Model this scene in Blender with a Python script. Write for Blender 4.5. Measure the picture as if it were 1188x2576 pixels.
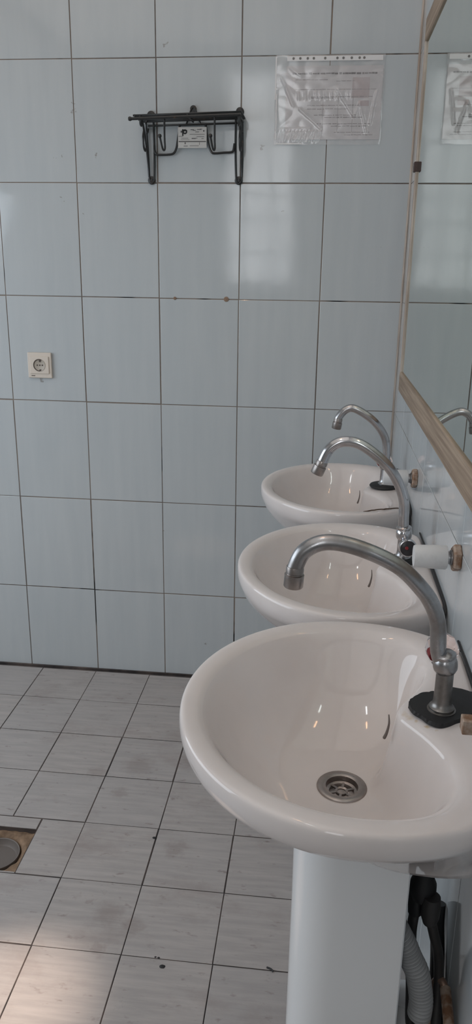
import bpy, bmesh, math, random
from mathutils import Vector, Matrix, noise
random.seed(4)
for o in list(bpy.data.objects): bpy.data.objects.remove(o)
S = bpy.context.scene; COL = S.collection
PI = math.pi

# ------------------------------------------------------------ camera
cd = bpy.data.cameras.new('camera'); cam = bpy.data.objects.new('camera', cd); COL.objects.link(cam)
cd.sensor_fit = 'VERTICAL'; cd.sensor_height = 36; cd.sensor_width = 36
cd.lens = 1959.06 / 2576 * 36; cd.clip_start = .01
R = ((0.99384613, -0.04556204, 0.10096524), (0.10994964, 0.29507378, -0.94912725), (0.01345198, 0.95438753, 0.29826747))
C0 = (-0.23423015, -2.48907469, 1.41076057)
cam.matrix_world = Matrix([list(R[i]) + [C0[i]] for i in range(3)] + [[0, 0, 0, 1]])
S.camera = cam
# ------------------------------------------------------------ exposure, world, lights
S.view_settings.view_transform = 'Standard'; S.view_settings.look = 'None'
S.view_settings.gamma = 1; S.view_settings.exposure = 0.18
w = bpy.data.worlds.new('world'); S.world = w; w.use_nodes = True
w.node_tree.nodes['Background'].inputs[0].default_value = (.75, .87, 1, 1)
w.node_tree.nodes['Background'].inputs[1].default_value = 1.0

def area(name, loc, target, sx, sy, power, col):
    l = bpy.data.lights.new(name, 'AREA'); l.shape = 'RECTANGLE'; l.size = sx; l.size_y = sy
    l.energy = power; l.color = col
    o = bpy.data.objects.new(name, l); COL.objects.link(o); o.location = loc
    o.rotation_euler = (Vector(target) - Vector(loc)).to_track_quat('-Z', 'Y').to_euler(); return o
# unseen cool fill added on the left side; this wall has no window
area('fill_left', (-2.38, -1.30, .95), (-.4, -1.2, .35), 1.9, 1.8, 29, (.80, .90, 1.0))
area('ceiling_fill', (-1.2, -2.2, 3.094), (-1.2, -2.2, 0), 2.3, 4.4, 15, (1.0, .93, .87))  # unseen warm fill as wide as the ceiling, added to brighten the room
sp = bpy.data.lights.new('warm_spot', 'SPOT'); sp.energy = 420; sp.color = (1, .80, .66); sp.spot_size = math.radians(9); sp.spot_blend = 1; sp.shadow_soft_size = .04  # unseen spot added for the warm pool of light on the floor
so = bpy.data.objects.new('warm_spot', sp); COL.objects.link(so); so.location = (-1.7, -2.3, 2.6)
so.rotation_euler = (Vector((-.83, -1.37, 0)) - so.location).to_track_quat('-Z', 'Y').to_euler()

# ------------------------------------------------------------ materials
def newmat(name, base=(.8, .8, .8), rough=.5, metal=0, **kw):
    m = bpy.data.materials.new(name); m.use_nodes = True
    b = m.node_tree.nodes['Principled BSDF']
    b.inputs['Base Color'].default_value = (*base, 1); b.inputs['Roughness'].default_value = rough
    b.inputs['Metallic'].default_value = metal
    for k, v in kw.items(): b.inputs[k.replace('_', ' ')].default_value = v
    return m
class NT:
    def __init__(s, m): s.m = m; s.t = m.node_tree; s.b = s.t.nodes['Principled BSDF']
    def n(s, ty, ins=None, **kw):
        x = s.t.nodes.new(ty)
        for k, v in kw.items(): setattr(x, k, v)
        for k, v in (ins or {}).items():
            if hasattr(v, 'links') or isinstance(v, bpy.types.NodeSocket): s.t.links.new(v, x.inputs[k])
            else: x.inputs[k].default_value = v
        return x
    def math(s, op, a, b=0.0, clamp=False): return s.n('ShaderNodeMath', {0: a, 1: b}, operation=op, use_clamp=clamp).outputs[0]
    def pos(s, scale=(1, 1, 1)):
        g = s.n('ShaderNodeNewGeometry').outputs['Position']
        return s.n('ShaderNodeMapping', {'Vector': g, 'Scale': scale}).outputs[0]
    def obj(s, scale=(1, 1, 1)):
        g = s.n('ShaderNodeTexCoord').outputs['Object']
        return s.n('ShaderNodeMapping', {'Vector': g, 'Scale': scale}).outputs[0]
    def noise(s, vec, scale, detail=4, rough=.55): return s.n('ShaderNodeTexNoise', {'Vector': vec, 'Scale': scale, 'Detail': detail, 'Roughness': rough}).outputs['Fac']
    def rng(s, v, a, b, c=0.0, d=1.0): return s.n('ShaderNodeMapRange', {'Value': v, 'From Min': a, 'From Max': b, 'To Min': c, 'To Max': d}).outputs[0]
    def mix(s, f, a, b):
        x = s.n('ShaderNodeMix', data_type='RGBA'); 
        for i, v in ((0, f), (6, a), (7, b)):
            if isinstance(v, bpy.types.NodeSocket): s.t.links.new(v, x.inputs[i])
            else: x.inputs[i].default_value = v if i == 0 else (*v, 1)
        return x.outputs[2]
    def link(s, a, k): s.t.links.new(a, s.b.inputs[k])
    def bump(s, h, st, dist=.002): s.link(s.n('ShaderNodeBump', {'Height': h, 'Strength': st, 'Distance': dist}).outputs[0], 'Normal')
    def spots(s, lst, wob=.05):
        """irregular dirt spots at given world places -> 0..1 mask"""
        g = s.n('ShaderNodeNewGeometry').outputs['Position']
        nz = s.n('ShaderNodeTexNoise', {'Vector': g, 'Scale': 60.0, 'Detail': 3.0}).outputs['Color']
        sub = s.n('ShaderNodeVectorMath', {0: nz, 1: (.5, .5, .5)}, operation='SUBTRACT').outputs[0]
        sc = s.n('ShaderNodeVectorMath', {0: sub, 'Scale': wob}, operation='SCALE').outputs[0]
        p = s.n('ShaderNodeVectorMath', {0: g, 1: sc}, operation='ADD').outputs[0]
        tot = None
        for (x, y, z, r) in lst:
            d = s.n('ShaderNodeVectorMath', {0: p, 1: (x, y, z)}, operation='DISTANCE').outputs['Value']
            v = s.rng(d, r * .5, r * 1.2, 1, 0)
            tot = v if tot is None else s.math('MAXIMUM', tot, v)
        return tot

# glazed wall tile
m_tile = newmat('wall_tile_glaze', rough=.11); t = NT(m_tile)
rnd = t.n('ShaderNodeNewGeometry').outputs['Random Per Island']
n1 = t.noise(t.pos((9, 9, .9)), 3.0, 5); n2 = t.noise(t.pos(), 1.1, 3)
c = t.mix(t.rng(n1, .35, .7), (.50, .525, .535), (.54, .56, .565))
c = t.mix(t.rng(n2, .35, .7, 0, .35), c, (.48, .525, .55))
c = t.mix(t.rng(rnd, 0, 1, 0, .12), c, (.42, .46, .48))
sp_ = t.spots([(-.994, 0, 1.87, .005), (-.998, 0, 1.85, .005), (-1.066, 0, 1.722, .004), (-1.05, 0, 1.728, .004), (-1.058, 0, 1.604, .004), (-1.045, 0, 1.605, .004),
               (-.939, 0, 1.725, .004), (-.723, 0, 2.02, .005), (-.982, 0, 1.56, .003), (-.75, 0, .549, .004), (-.586, 0, 1.728, .003), (-.437, 0, 1.752, .005),
               (-.371, 0, 1.578, .003), (-.085, 0, 1.477, .003), (-.601, 0, .13, .006), (-1.15, 0, 1.053, .009), (-.92, 0, 1.90, .004), (-.55, 0, .165, .004)])
c = t.mix(t.math('MULTIPLY', sp_, .55), c, (.17, .13, .10))
t.link(c, 'Base Color')
t.link(t.rng(t.noise(t.pos(), 7, 4), .3, .7, .045, .10), 'Roughness')
t.bump(t.noise(t.pos((1, 1, 1)), 5, 3), .05, .01)
# grout of the walls: brown to nearly black
m_grout = newmat('wall_grout', rough=.9); t = NT(m_grout)
g1 = t.noise(t.pos((1.2, 1.2, 1.2)), 1.7, 3); g2 = t.noise(t.pos(), 40, 4)
c = t.mix(t.rng(g1, .40, .62), (.25, .20, .165), (.13, .11, .10)); c = t.mix(t.rng(g2, .35, .8, 0, .5), c, (.30, .25, .21))
c = t.mix(t.rng(t.noise(t.pos(), 5.5, 2), .60, .66), c, (.012, .011, .011))
t.link(c, 'Base Color')
# floor tile: light grey with streaks along x, grime
m_ftile = newmat('floor_tile_glaze', rough=.3); t = NT(m_ftile)
rnd = t.n('ShaderNodeNewGeometry').outputs['Random Per Island']
gp = t.n('ShaderNodeNewGeometry').outputs['Position']
off = t.n('ShaderNodeVectorMath', {0: (7.3, 3.1, 0), 'Scale': rnd}, operation='SCALE').outputs[0]
pv = t.n('ShaderNodeVectorMath', {0: gp, 1: off}, operation='ADD').outputs[0]
s1 = t.noise(t.n('ShaderNodeMapping', {'Vector': pv, 'Scale': (3.2, 34, 1)}).outputs[0], 2.2, 6, .6)
c = t.mix(t.rng(s1, .38, .66), (.355, .325, .31), (.43, .39, .37))
c = t.mix(t.rng(rnd, 0, 1, 0, .28), c, (.35, .34, .345))
dn = t.noise(t.pos((1, 1.5, 1)), 4.2, 6, .7)
c = t.mix(t.rng(dn, .52, .78, 0, .6), c, (.25, .20, .18))
dn2 = t.noise(t.pos((1, 2.2, 1)), 23, 3, .6)
c = t.mix(t.rng(dn2, .63, .76, 0, .6), c, (.14, .10, .085))
fsp = t.spots([(-.72, -.55, 0, .05), (-.56, -.33, 0, .05), (-.50, -.38, 0, .04), (-.83, -.60, 0, .03), (-.745, -.68, 0, .025), (-.66, -1.10, 0, .035), (-.60, -1.13, 0, .03), (-.75, -1.06, 0, .012),
               (-.71, -1.07, 0, .01), (-.70, -1.30, 0, .008), (-.62, -1.36, 0, .007), (-.57, -.50, 0, .035), (-.42, -.62, 0, .04), (-.55, -.88, 0, .03), (-.73, -1.42, 0, .012), (-.66, -1.20, 0, .02)])
c = t.mix(t.math('MULTIPLY', fsp, .24), c, (.15, .10, .08))
t.link(c, 'Base Color')
t.link(t.rng(dn, .3, .7, .26, .5), 'Roughness')
t.bump(s1, .15, .002)
m_fgrout = newmat('floor_grout', (.05, .045, .042), .95)
t = NT(m_fgrout); t.link(t.mix(t.rng(t.noise(t.pos(), 9, 4), .4, .65), (.035, .03, .03), (.11, .085, .075)), 'Base Color')
# ceramics
m_cer = newmat('white_glazed_ceramic', rough=.055); t = NT(m_cer)
c = t.mix(t.rng(t.noise(t.pos(), 5, 4), .35, .75), (.75, .69, .665), (.66, .60, .575))
rs = t.spots([(-.106, -1.566, .86, .008), (-.100, -1.575, .86, .008), (-.092, -1.586, .86, .005), (-.080, -1.599, .86, .004), (-.069, -1.608, .86, .003)], .014)
t.link(t.mix(t.math('MULTIPLY', rs, .75), c, (.50, .34, .15)), 'Base Color')
m_ped = newmat('pedestal_ceramic', (.80, .80, .80), .12)
m_white = newmat('white_plastic', (.74, .74, .73), .38)
t = NT(m_white); t.link(t.mix(t.rng(t.noise(t.pos(), 60, 4), .55, .8, 0, .5), (.66, .66, .66), (.50, .49, .48)), 'Base Color')
m_cream = newmat('cream_plastic', (.66, .58, .50), .4)
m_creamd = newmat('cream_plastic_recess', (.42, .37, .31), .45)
m_dark = newmat('opening_shade', (.02, .02, .02), .7)
def chrome(name, a, b, r0, r1):
    m = newmat(name, rough=.2, metal=1); t = NT(m); n = t.noise(t.pos(), 28, 5)
    t.link(t.mix(t.rng(n, .4, .7), a, b), 'Base Color'); t.link(t.rng(n, .35, .7, r0, r1), 'Roughness'); t.bump(n, .06, .001); return m
m_chr = chrome('chrome', (.56, .56, .58), (.42, .41, .41), .12, .26)
m_chrd = chrome('dull_worn_chrome', (.40, .40, .41), (.27, .25, .24), .22, .42)
m_chrx = chrome('tarnished_chrome', (.27, .26, .25), (.15, .135, .125), .28, .5)
m_steel = chrome('stained_steel', (.42, .38, .36), (.28, .25, .235), .25, .42)
m_brass = newmat('limescaled_brass', rough=.5, metal=.35); t = NT(m_brass)
t.link(t.mix(t.rng(t.noise(t.pos(), 70, 4), .4, .62), (.46, .36, .29), (.24, .13, .075)), 'Base Color')
m_rubber = newmat('black_rubber', (.012, .012, .013), .55)
m_black = newmat('black_painted_metal', (.022, .022, .022), .38); t = NT(m_black)
t.link(t.mix(t.rng(t.noise(t.pos(), 55, 4), .62, .75), (.02, .02, .02), (.075, .045, .03)), 'Base Color')
m_hose = newmat('dark_braided_hose', (.03, .028, .028), .5)
m_grey = newmat('grey_corrugated_plastic', (.36, .365, .37), .45)
m_wood = newmat('wood_frame', rough=.5); t = NT(m_wood)
wn = t.noise(t.pos((20, 1.2, 60)), 2.2, 5, .6); wn2 = t.noise(t.pos((1, 1, 1)), 14, 4)
c = t.mix(t.rng(wn, .35, .66), (.20, .135, .088), (.40, .30, .215)); c = t.mix(t.rng(wn2, .6, .8, 0, .4), c, (.16, .11, .08))
t.link(c, 'Base Color')
m_woodlight = newmat('wood_frame_light', (.44, .34, .275), .6); t = NT(m_woodlight)
t.link(t.mix(t.rng(t.noise(t.pos((60, 60, 4)), 2, 4), .4, .6), (.50, .43, .37), (.34, .27, .22)), 'Base Color')
m_mirror = newmat('mirror_glass', (.66, .73, .69), .012, 1)
m_clear = newmat('clear_acrylic', (.97, .86, .84), .07, 0, Transmission_Weight=1.0, IOR=1.2)
m_red = newmat('red_mark', (.22, .015, .02), .4)
m_cap = newmat('black_cap', (.015, .013, .016), .3)
m_paper = newmat('printed_paper', (.56, .54, .54), .8); t = NT(m_paper)
t.link(t.mix(t.rng(t.noise(t.pos(), 14, 3), .3, .7), (.52, .50, .50), (.60, .57, .575)), 'Base Color')
m_ink = newmat('ink', (.15, .135, .135), .8); m_inkp = newmat('pale_ink', (.31, .285, .285), .8); m_pink = newmat('pink_tint', (.46, .385, .385), .8)
m_film = bpy.data.materials.new('clear_plastic_film'); m_film.use_nodes = True
nt = m_film.node_tree; nt.nodes.clear()
def nn(ty, **kw):
    x = nt.nodes.new(ty)
    for k, v in kw.items(): x.inputs[k].default_value = v
    return x
tr = nn('ShaderNodeBsdfTransparent', Color=(.97, .97, .97, 1)); gl = nn('ShaderNodeBsdfGlossy', Color=(1, 1, 1, 1), Roughness=.16); df = nn('ShaderNodeBsdfDiffuse', Color=(.86, .82, .83, 1))
tc = nn('ShaderNodeNewGeometry'); no = nn('ShaderNodeTexNoise', Scale=9.0, Detail=3.0); nt.links.new(tc.outputs['Position'], no.inputs['Vector'])
mr = nn('ShaderNodeMapRange'); nt.links.new(no.outputs['Fac'], mr.inputs['Value'])
mr.inputs['From Min'].default_value = .42; mr.inputs['From Max'].default_value = .62; mr.inputs['To Min'].default_value = .05; mr.inputs['To Max'].default_value = .34
mx = nn('ShaderNodeMixShader'); mx2 = nn('ShaderNodeMixShader', Fac=.09); ou = nn('ShaderNodeOutputMaterial')
nt.links.new(mr.outputs[0], mx.inputs[0]); nt.links.new(tr.outputs[0], mx.inputs[1]); nt.links.new(df.outputs[0], mx.inputs[2])
nt.links.new(mx.outputs[0], mx2.inputs[1]); nt.links.new(gl.outputs[0], mx2.inputs[2]); nt.links.new(mx2.outputs[0], ou.inputs[0])
m_filmw = newmat('white_film_strip', (.74, .72, .71), .25)
m_plaster = newmat('painted_plaster', (.62, .61, .59), .7)
m_conc = newmat('stained_concrete', rough=.85); t = NT(m_conc); n = t.noise(t.pos(), 26, 6, .65)
c = t.mix(t.rng(n, .3, .62), (.11, .065, .038), (.31, .205, .13)); c = t.mix(t.rng(t.noise(t.pos(), 11, 4), .62, .7, 0, .8), c, (.5, .44, .39)); t.link(c, 'Base Color'); t.bump(n, .8, .006)
m_day = bpy.data.materials.new('daylight_pane'); m_day.use_nodes = True
b = m_day.node_tree.nodes['Principled BSDF']; b.inputs['Emission Color'].default_value = (.95, .97, 1, 1); b.inputs['Emission Strength'].default_value = 3.2; b.inputs['Base Color'].default_value = (.5, .5, .5, 1)
def emis(name, col, st):
    m = newmat(name, (.8, .8, .8), .5); b = m.node_tree.nodes['Principled BSDF']; b.inputs['Emission Color'].default_value = (*col, 1); b.inputs['Emission Strength'].default_value = st; return m
m_tubew = emis('white_lamp_tube', (.95, .98, 1), 30); m_tubeo = emis('warm_lamp_tube', (1, .55, .30), 26)
m_dirt = newmat('brown_grime', (.10, .065, .045), .8)
m_rust = newmat('rust_stain', (.42, .27, .13), .5)

# ------------------------------------------------------------ mesh helpers
def add_box(bm, c, s, rot=None, mat=0, bev=0):
    r = bmesh.ops.create_cube(bm, size=1.0)
    vs = r['verts']; M = Matrix.Translation(c) @ (rot.to_4x4() if rot else Matrix()) @ Matrix.Diagonal((*s, 1))
    bmesh.ops.transform(bm, matrix=M, verts=vs)
    fs = {f for v in vs for f in v.link_faces}
    for f in fs: f.material_index = mat
    if bev:
        es = list({e for v in vs for e in v.link_edges})
        r = bmesh.ops.bevel(bm, geom=es, offset=bev, segments=2, affect='EDGES', profile=.5)
        for f in r['faces']: f.material_index = mat
def smooth_path(pts, n=6):
    P = [Vector(p) for p in pts]; out = []
    for i in range(len(P) - 1):
        a = P[max(i - 1, 0)]; b = P[i]; c = P[i + 1]; d = P[min(i + 2, len(P) - 1)]
        for k in range(n):
            t = k / n
            out.append(.5 * ((2 * b) + (c - a) * t + (2 * a - 5 * b + 4 * c - d) * t * t + (3 * b - a - 3 * c + d) * t ** 3))
    out.append(P[-1]); return out
def add_tube(bm, pts, r, seg=12, smooth=0, mat=0, rfun=None, cap=True, closed=False):
    P = smooth_path(pts, smooth) if smooth else [Vector(p) for p in pts]
    N = len(P); rings = []; T = []
    for i in range(N):
        a = P[i - 1] if (i or closed) else P[i]; b = P[(i + 1) % N] if (i < N - 1 or closed) else P[i]
        T.append((b - a).normalized())
    u = T[0].orthogonal().normalized()
    for i in range(N):
        u = (u - T[i] * u.dot(T[i])).normalized(); v = T[i].cross(u)
        rr = rfun(i / (N - 1)) if rfun else (r[i] if isinstance(r, (list, tuple)) else r)
        rings.append([bm.verts.new(P[i] + (u * math.cos(2 * PI * k / seg) + v * math.sin(2 * PI * k / seg)) * rr) for k in range(seg)])
    for i in range(N if closed else N - 1):
        A = rings[i]; B = rings[(i + 1) % N]
        for k in range(seg):
            f = bm.faces.new((A[k], A[(k + 1) % seg], B[(k + 1) % seg], B[k])); f.smooth = True; f.material_index = mat
    if cap and not closed:
        for q in (list(reversed(rings[0])), rings[-1]): bm.faces.new(q).material_index = mat
def add_lathe(bm, prof, origin=(0, 0, 0), axis=(0, 0, 1), seg=32, mat=0, smooth=True, phase=0):
    """prof: (r, h) along axis"""
    z = Vector(axis).normalized(); x = z.orthogonal().normalized(); y = z.cross(x); O = Vector(origin); rings = []
    for r, h in prof:
        if r < 1e-6: rings.append([bm.verts.new(O + z * h)])
        else: rings.append([bm.verts.new(O + z * h + (x * math.cos(2 * PI * k / seg + phase) + y * math.sin(2 * PI * k / seg + phase)) * r) for k in range(seg)])
    for A, B in zip(rings, rings[1:]):
        for k in range(seg):
            k2 = (k + 1) % seg
            q = [A[0], B[k2], B[k]] if len(A) == 1 else ([A[k], A[k2], B[0]] if len(B) == 1 else [A[k], A[k2], B[k2], B[k]])
            if len(A) == 1 and len(B) == 1: continue
            f = bm.faces.new(q); f.smooth = smooth; f.material_index = mat
def obj(name, bm, mats, parent=None, autosmooth=False, bevel=0, recalc=True, sharp=42):
    if recalc: bmesh.ops.recalc_face_normals(bm, faces=bm.faces[:])
    me = bpy.data.meshes.new(name); bm.to_mesh(me); bm.free()
    fl = [p.use_smooth for p in me.polygons]
    if sharp and any(fl):
        me.set_sharp_from_angle(angle=math.radians(sharp)); me.polygons.foreach_set('use_smooth', fl)
    for m in (mats if isinstance(mats, (list, tuple)) else [mats]): me.materials.append(m)
    o = bpy.data.objects.new(name, me); COL.objects.link(o)
    if parent:
        o.parent = parent
        o.matrix_parent_inverse = parent.matrix_basis.inverted() if parent.matrix_basis != Matrix() else Matrix()
        if parent.parent: o.matrix_parent_inverse = Matrix()
    if bevel:
        b = o.modifiers.new('bevel', 'BEVEL'); b.width = bevel; b.segments = 2; b.limit_method = 'ANGLE'
    return o
def thing(name, label, cat, group=None, loc=(0, 0, 0)):
    o = bpy.data.objects.new(name, None); COL.objects.link(o); o.location = loc; o.empty_display_size = .05
    o['label'] = label; o['category'] = cat
    if group: o['group'] = group
    return o
def tag(o, label, cat, group=None):
    o['label'] = label; o['category'] = cat
    if group: o['group'] = group
    return o
def local(o, root):
    """mesh is built in world coordinates: give the part the root's inverse so that it stays put"""
    o.matrix_parent_inverse = Matrix.Translation(-root.location); return o
BM = bmesh.new
def struct(o): o['kind'] = 'structure'; return o

# ------------------------------------------------------------ tiled walls and floor
TH = .0016
def tile_rect(bm, O, U, V, N, u0, u1, v0, v1, gap=.0032, tilt=.0016):
    """one raised tile with a softened edge; face in the plane O, grout TH behind it"""
    j = lambda: random.uniform(-.0006, .0006)
    a0, a1, b0, b1 = u0 + gap / 2 + j(), u1 - gap / 2 + j(), v0 + gap / 2 + j(), v1 - gap / 2 + j()
    e = .0011; tu, tv = random.uniform(-tilt, tilt), random.uniform(-tilt, tilt); uc, vc = (u0 + u1) / 2, (v0 + v1) / 2
    def P(u, v, d): return bm.verts.new(O + U * u + V * v + N * d)
    def top(u, v): return P(u, v, (u - uc) * tu + (v - vc) * tv - .0001)
    lo = [P(u, v, -TH) for u, v in ((a0, b0), (a1, b0), (a1, b1), (a0, b1))]
    mi = [P(u, v, -.0006) for u, v in ((a0, b0), (a1, b0), (a1, b1), (a0, b1))]
    hi = [top(u, v) for u, v in ((a0 + e, b0 + e), (a1 - e, b0 + e), (a1 - e, b1 - e), (a0 + e, b1 - e))]
    bm.faces.new(hi)
    for A, B in ((lo, mi), (mi, hi)):
        for k in range(4): bm.faces.new((A[k], A[(k + 1) % 4], B[(k + 1) % 4], B[k]))
def slab(bm, O, U, V, N, u0, u1, v0, v1, d0=TH, d1=.12, mat=1):
    vs = [bm.verts.new(O + U * u + V * v - N * d) for d in (d0, d1) for u, v in ((u0, v0), (u1, v0), (u1, v1), (u0, v1))]
    for q in ((0, 1, 2, 3), (7, 6, 5, 4), (0, 4, 5, 1), (1, 5, 6, 2), (2, 6, 7, 3), (3, 7, 4, 0)):
        bm.faces.new([vs[i] for i in q]).material_index = mat
ROWS = [0.0, .3160, .6504, .9849, 1.3193, 1.6537, 1.9882, 2.3226, 2.657, 3.0]
X, Y, Z = Vector((1, 0, 0)), Vector((0, 1, 0)), Vector((0, 0, 1)); O = Vector((0, 0, 0))
XL, YN, ZC = -2.45, -4.65, 3.1
bm = BM(); xs = [0 - .25 * k for k in range(10)] + [XL]
for a, b_ in zip(xs[1:], xs[:-1]):
    for z0, z1 in zip(ROWS, ROWS[1:]): tile_rect(bm, O, X, Z, -Y, a, b_, z0, z1)
slab(bm, O, X, Z, -Y, XL - .1, .1, -.02, ZC); struct(obj('wall_back', bm, [m_tile, m_grout], recalc=True))
bm = BM(); ys = [-.04] + [-.04 - .25 * k for k in range(1, 19)] + [YN]; ys[0] = 0
for a, b_ in zip(ys[1:], ys[:-1]):
    for z0, z1 in zip(ROWS, ROWS[1:]): tile_rect(bm, O, Y, Z, -X, a, b_, z0, z1, gap=.0014)
slab(bm, O, Y, Z, -X, YN, 0, -.02, ZC); struct(obj('wall_right', bm, [m_tile, m_grout]))
bm = BM(); OL = Vector((XL, 0, 0))
for a, b_ in zip(ys[1:], ys[:-1]):
    for z0, z1 in zip(ROWS, ROWS[1:]): tile_rect(bm, OL, Y, Z, X, a, b_, z0, z1)
slab(bm, OL, Y, Z, X, YN, 0, 0, ZC); struct(obj('wall_left', bm, [m_tile, m_grout]))
bm = BM(); ON = Vector((0, YN, 0))                                  # wall behind the camera, with a window opening
WX0, WX1, WZ0, WZ1 = -1.125, -.541, 1.277, 2.98
for u0, u1, v0, v1 in ((XL, WX0, 0, ZC), (WX1, 0, 0, ZC), (WX0, WX1, 0, WZ0), (WX0, WX1, WZ1, ZC)): slab(bm, ON, X, Z, Y, u0, u1, v0, v1, 0, .12, 0)
struct(obj('wall_front', bm, [m_plaster]))
wr = BM()
for xx in (WX0 + .012, -.977, -.735, WX1 - .012): add_box(wr, (xx, YN - .02, (WZ0 + WZ1) / 2), (.022, .03, WZ1 - WZ0))
for zz in (WZ0 + .012, 1.54, 1.81, 2.01, 2.44, 2.62, WZ1 - .012): add_box(wr, ((WX0 + WX1) / 2, YN - .02, zz), (WX1 - WX0, .026, .018))
win = struct(obj('window_1', wr, m_plaster))
bm = BM(); add_box(bm, ((WX0 + WX1) / 2, YN - .06, (WZ0 + WZ1) / 2), (WX1 - WX0, .004, WZ1 - WZ0)); obj('pane', bm, m_day, win)
bm = BM(); add_box(bm, (XL / 2, YN / 2, ZC + .05), (-XL + .3, -YN + .3, .1)); struct(obj('ceiling', bm, m_plaster))
# floor
FS = .198768; FX = -1.4007; FY = -.0151
fx = [FX + FS * k for k in range(-6, 8)]; fx = [XL] + [v for v in fx if XL + .03 < v < -.02] + [0]
fy = [FY - FS * k for k in range(0, 24)]; fy = [v for v in fy if v > YN + .03] + [YN]
DX0, DX1, DY0, DY1 = -1.078, -.9225, -1.0045, -.853                  # recess of the floor drain
r4, r5 = FY - 4 * FS, FY - 5 * FS; k2 = FX + 2 * FS
bm = BM()
for a, b_ in zip(fx, fx[1:]):
    for y1, y0 in zip(fy, fy[1:]):
        if abs(y1 - r4) < .01 and b_ > DX0 and a < DX1:
            if a < DX0 - .01: tile_rect(bm, O, X, Y, Z, a, DX0 - .001, y0, y1)
            if b_ > DX1 + .01: tile_rect(bm, O, X, Y, Z, DX1 + .001, b_, y0, y1)
            continue
        tile_rect(bm, O, X, Y, Z, a, b_, y0, y1, gap=.0034 if random.random() < .5 else .0026)
tile_rect(bm, O, X, Y, Z, DX0, DX1, DY1, r4)
tile_rect(bm, O, X, Y, Z, DX0, DX1, r5, DY0, gap=.001)
slab(bm, O, X, Y, Z, XL - .1, DX0, YN - .1, .1); slab(bm, O, X, Y, Z, DX1, .1, YN - .1, .1)
slab(bm, O, X, Y, Z, DX0, DX1, DY1, .1); slab(bm, O, X, Y, Z, DX0, DX1, YN - .1, DY0)
slab(bm, O, X, Y, Z, DX0, DX1, DY0, DY1, .10, .12)
struct(obj('floor', bm, [m_ftile, m_fgrout]))
bm = BM(); add_tube(bm, [(-.002, -.002, .1), (-.002, -.002, 3.0)], .0042, 8); struct(obj('trim_1', bm, m_woodlight))
bm = BM(); add_tube(bm, [(XL + .01, -.001, .001), (-.01, -.001, .001)], .0045, 6, mat=0); struct(obj('trim_2', bm, m_fgrout))

# ------------------------------------------------------------ floor drain
fd = thing('floor_drain', 'square brown stained floor drain recess with a round grey cup in the tiles', 'drain', loc=(-1.0, -.93, -.02))
bm = BM(); n = 40; dcx, dcy, dr = -1.0, -.932, .058
grid = {}
def dh(x, y):
    d = math.hypot(x - dcx, y - dcy)
    e = min(x - DX0, DX1 - x, y - DY0, DY1 - y)
    h = -.013 + .006 * noise.noise(Vector((x * 40, y * 40, 0))) - .012 * max(0, 1 - abs(d - dr) / .012)
    if d < dr: h -= .026
    return h
for i in range(n + 1):
    for j in range(n + 1):
        x = DX0 + (DX1 - DX0) * i / n; y = DY0 + (DY1 - DY0) * j / n; grid[i, j] = bm.verts.new((x, y, dh(x, y)))
for i in range(n):
    for j in range(n):
        f = bm.faces.new((grid[i, j], grid[i + 1, j], grid[i + 1, j + 1], grid[i, j + 1])); f.smooth = True
local(obj('concrete_bed', bm, m_conc, fd), fd)
bm = BM(); add_lathe(bm, [(0, 0), (.046, .0), (.050, .004), (.0545, .016), (.057, .017), (.0575, .006), (.0575, -.004)], (dcx, dcy, -.034), seg=48)
local(obj('drain_cup', bm, newmat('dirty_grey_metal', (.17, .145, .13), .6, .3), fd), fd)

# ------------------------------------------------------------ washbasins
A_, B_ = .233, .258
def Fo(x, y):
    ex = 2.0 if x < -.17 else 2.15
    return abs((x + .17) / A_) ** ex + abs(y / B_) ** ex
def ro(th):
    lo, hi = .05, .4
    dx, dy = math.cos(th), math.sin(th)
    for _ in range(40):
        m = (lo + hi) / 2; x = -.18 + dx * m; y = dy * m
        if Fo(x, y) < 1 and x < -.003: lo = m
        else: hi = m
    return lo
def interp(tb, x):
    for (a, b), (c, d) in zip(tb, tb[1:]):
        if a <= x <= c:
            t = (x - a) / (c - a); t = t * t * (3 - 2 * t); return b + (d - b) * t
    return tb[-1][1]
def ilin(tb, x):
    for (a, b), (c, d) in zip(tb, tb[1:]):
        if a <= x <= c: return b + (d - b) * (x - a) / (c - a)
    return tb[-1][1]
NT_ = 144
ths = [2 * PI * k / NT_ for k in range(NT_)]
RO = [ro(t) for t in ths]
for _ in range(2): RO = [(RO[k - 1] + 2 * RO[k] + RO[(k + 1) % NT_]) / 4 for k in range(NT_)]
RI = []
for t, r in zip(ths, RO):
    d = abs((math.degrees(t) + 180) % 360 - 180)
    f = interp([(0, 0), (8, .01), (70, 1), (180, 1)], d); base = .066 / max(math.cos(math.radians(min(d, 50))), .5)
    RI.append(base * (1 - f) + .865 * r * f)
R0 = .0325
PROF = [(0, .7265), (.12, .7275), (.25, .7305), (.4, .739), (.52, .7505), (.64, .767), (.74, .786), (.82, .805), (.89, .825), (.94, .8395), (.975, .849), (1, .8545)]
RIMP = [(.18, .8578), (.4, .8595), (.65, .860), (.82, .8596), (.92, .8580), (.98, .8545), (1.0, .849)]
def cat(tb, n):                                    # resample a profile smoothly
    P = smooth_path([(a, 0, b) for a, b in tb], n); return [(p.x, p.z) for p in P]
PR = cat(PROF, 3); 
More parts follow.
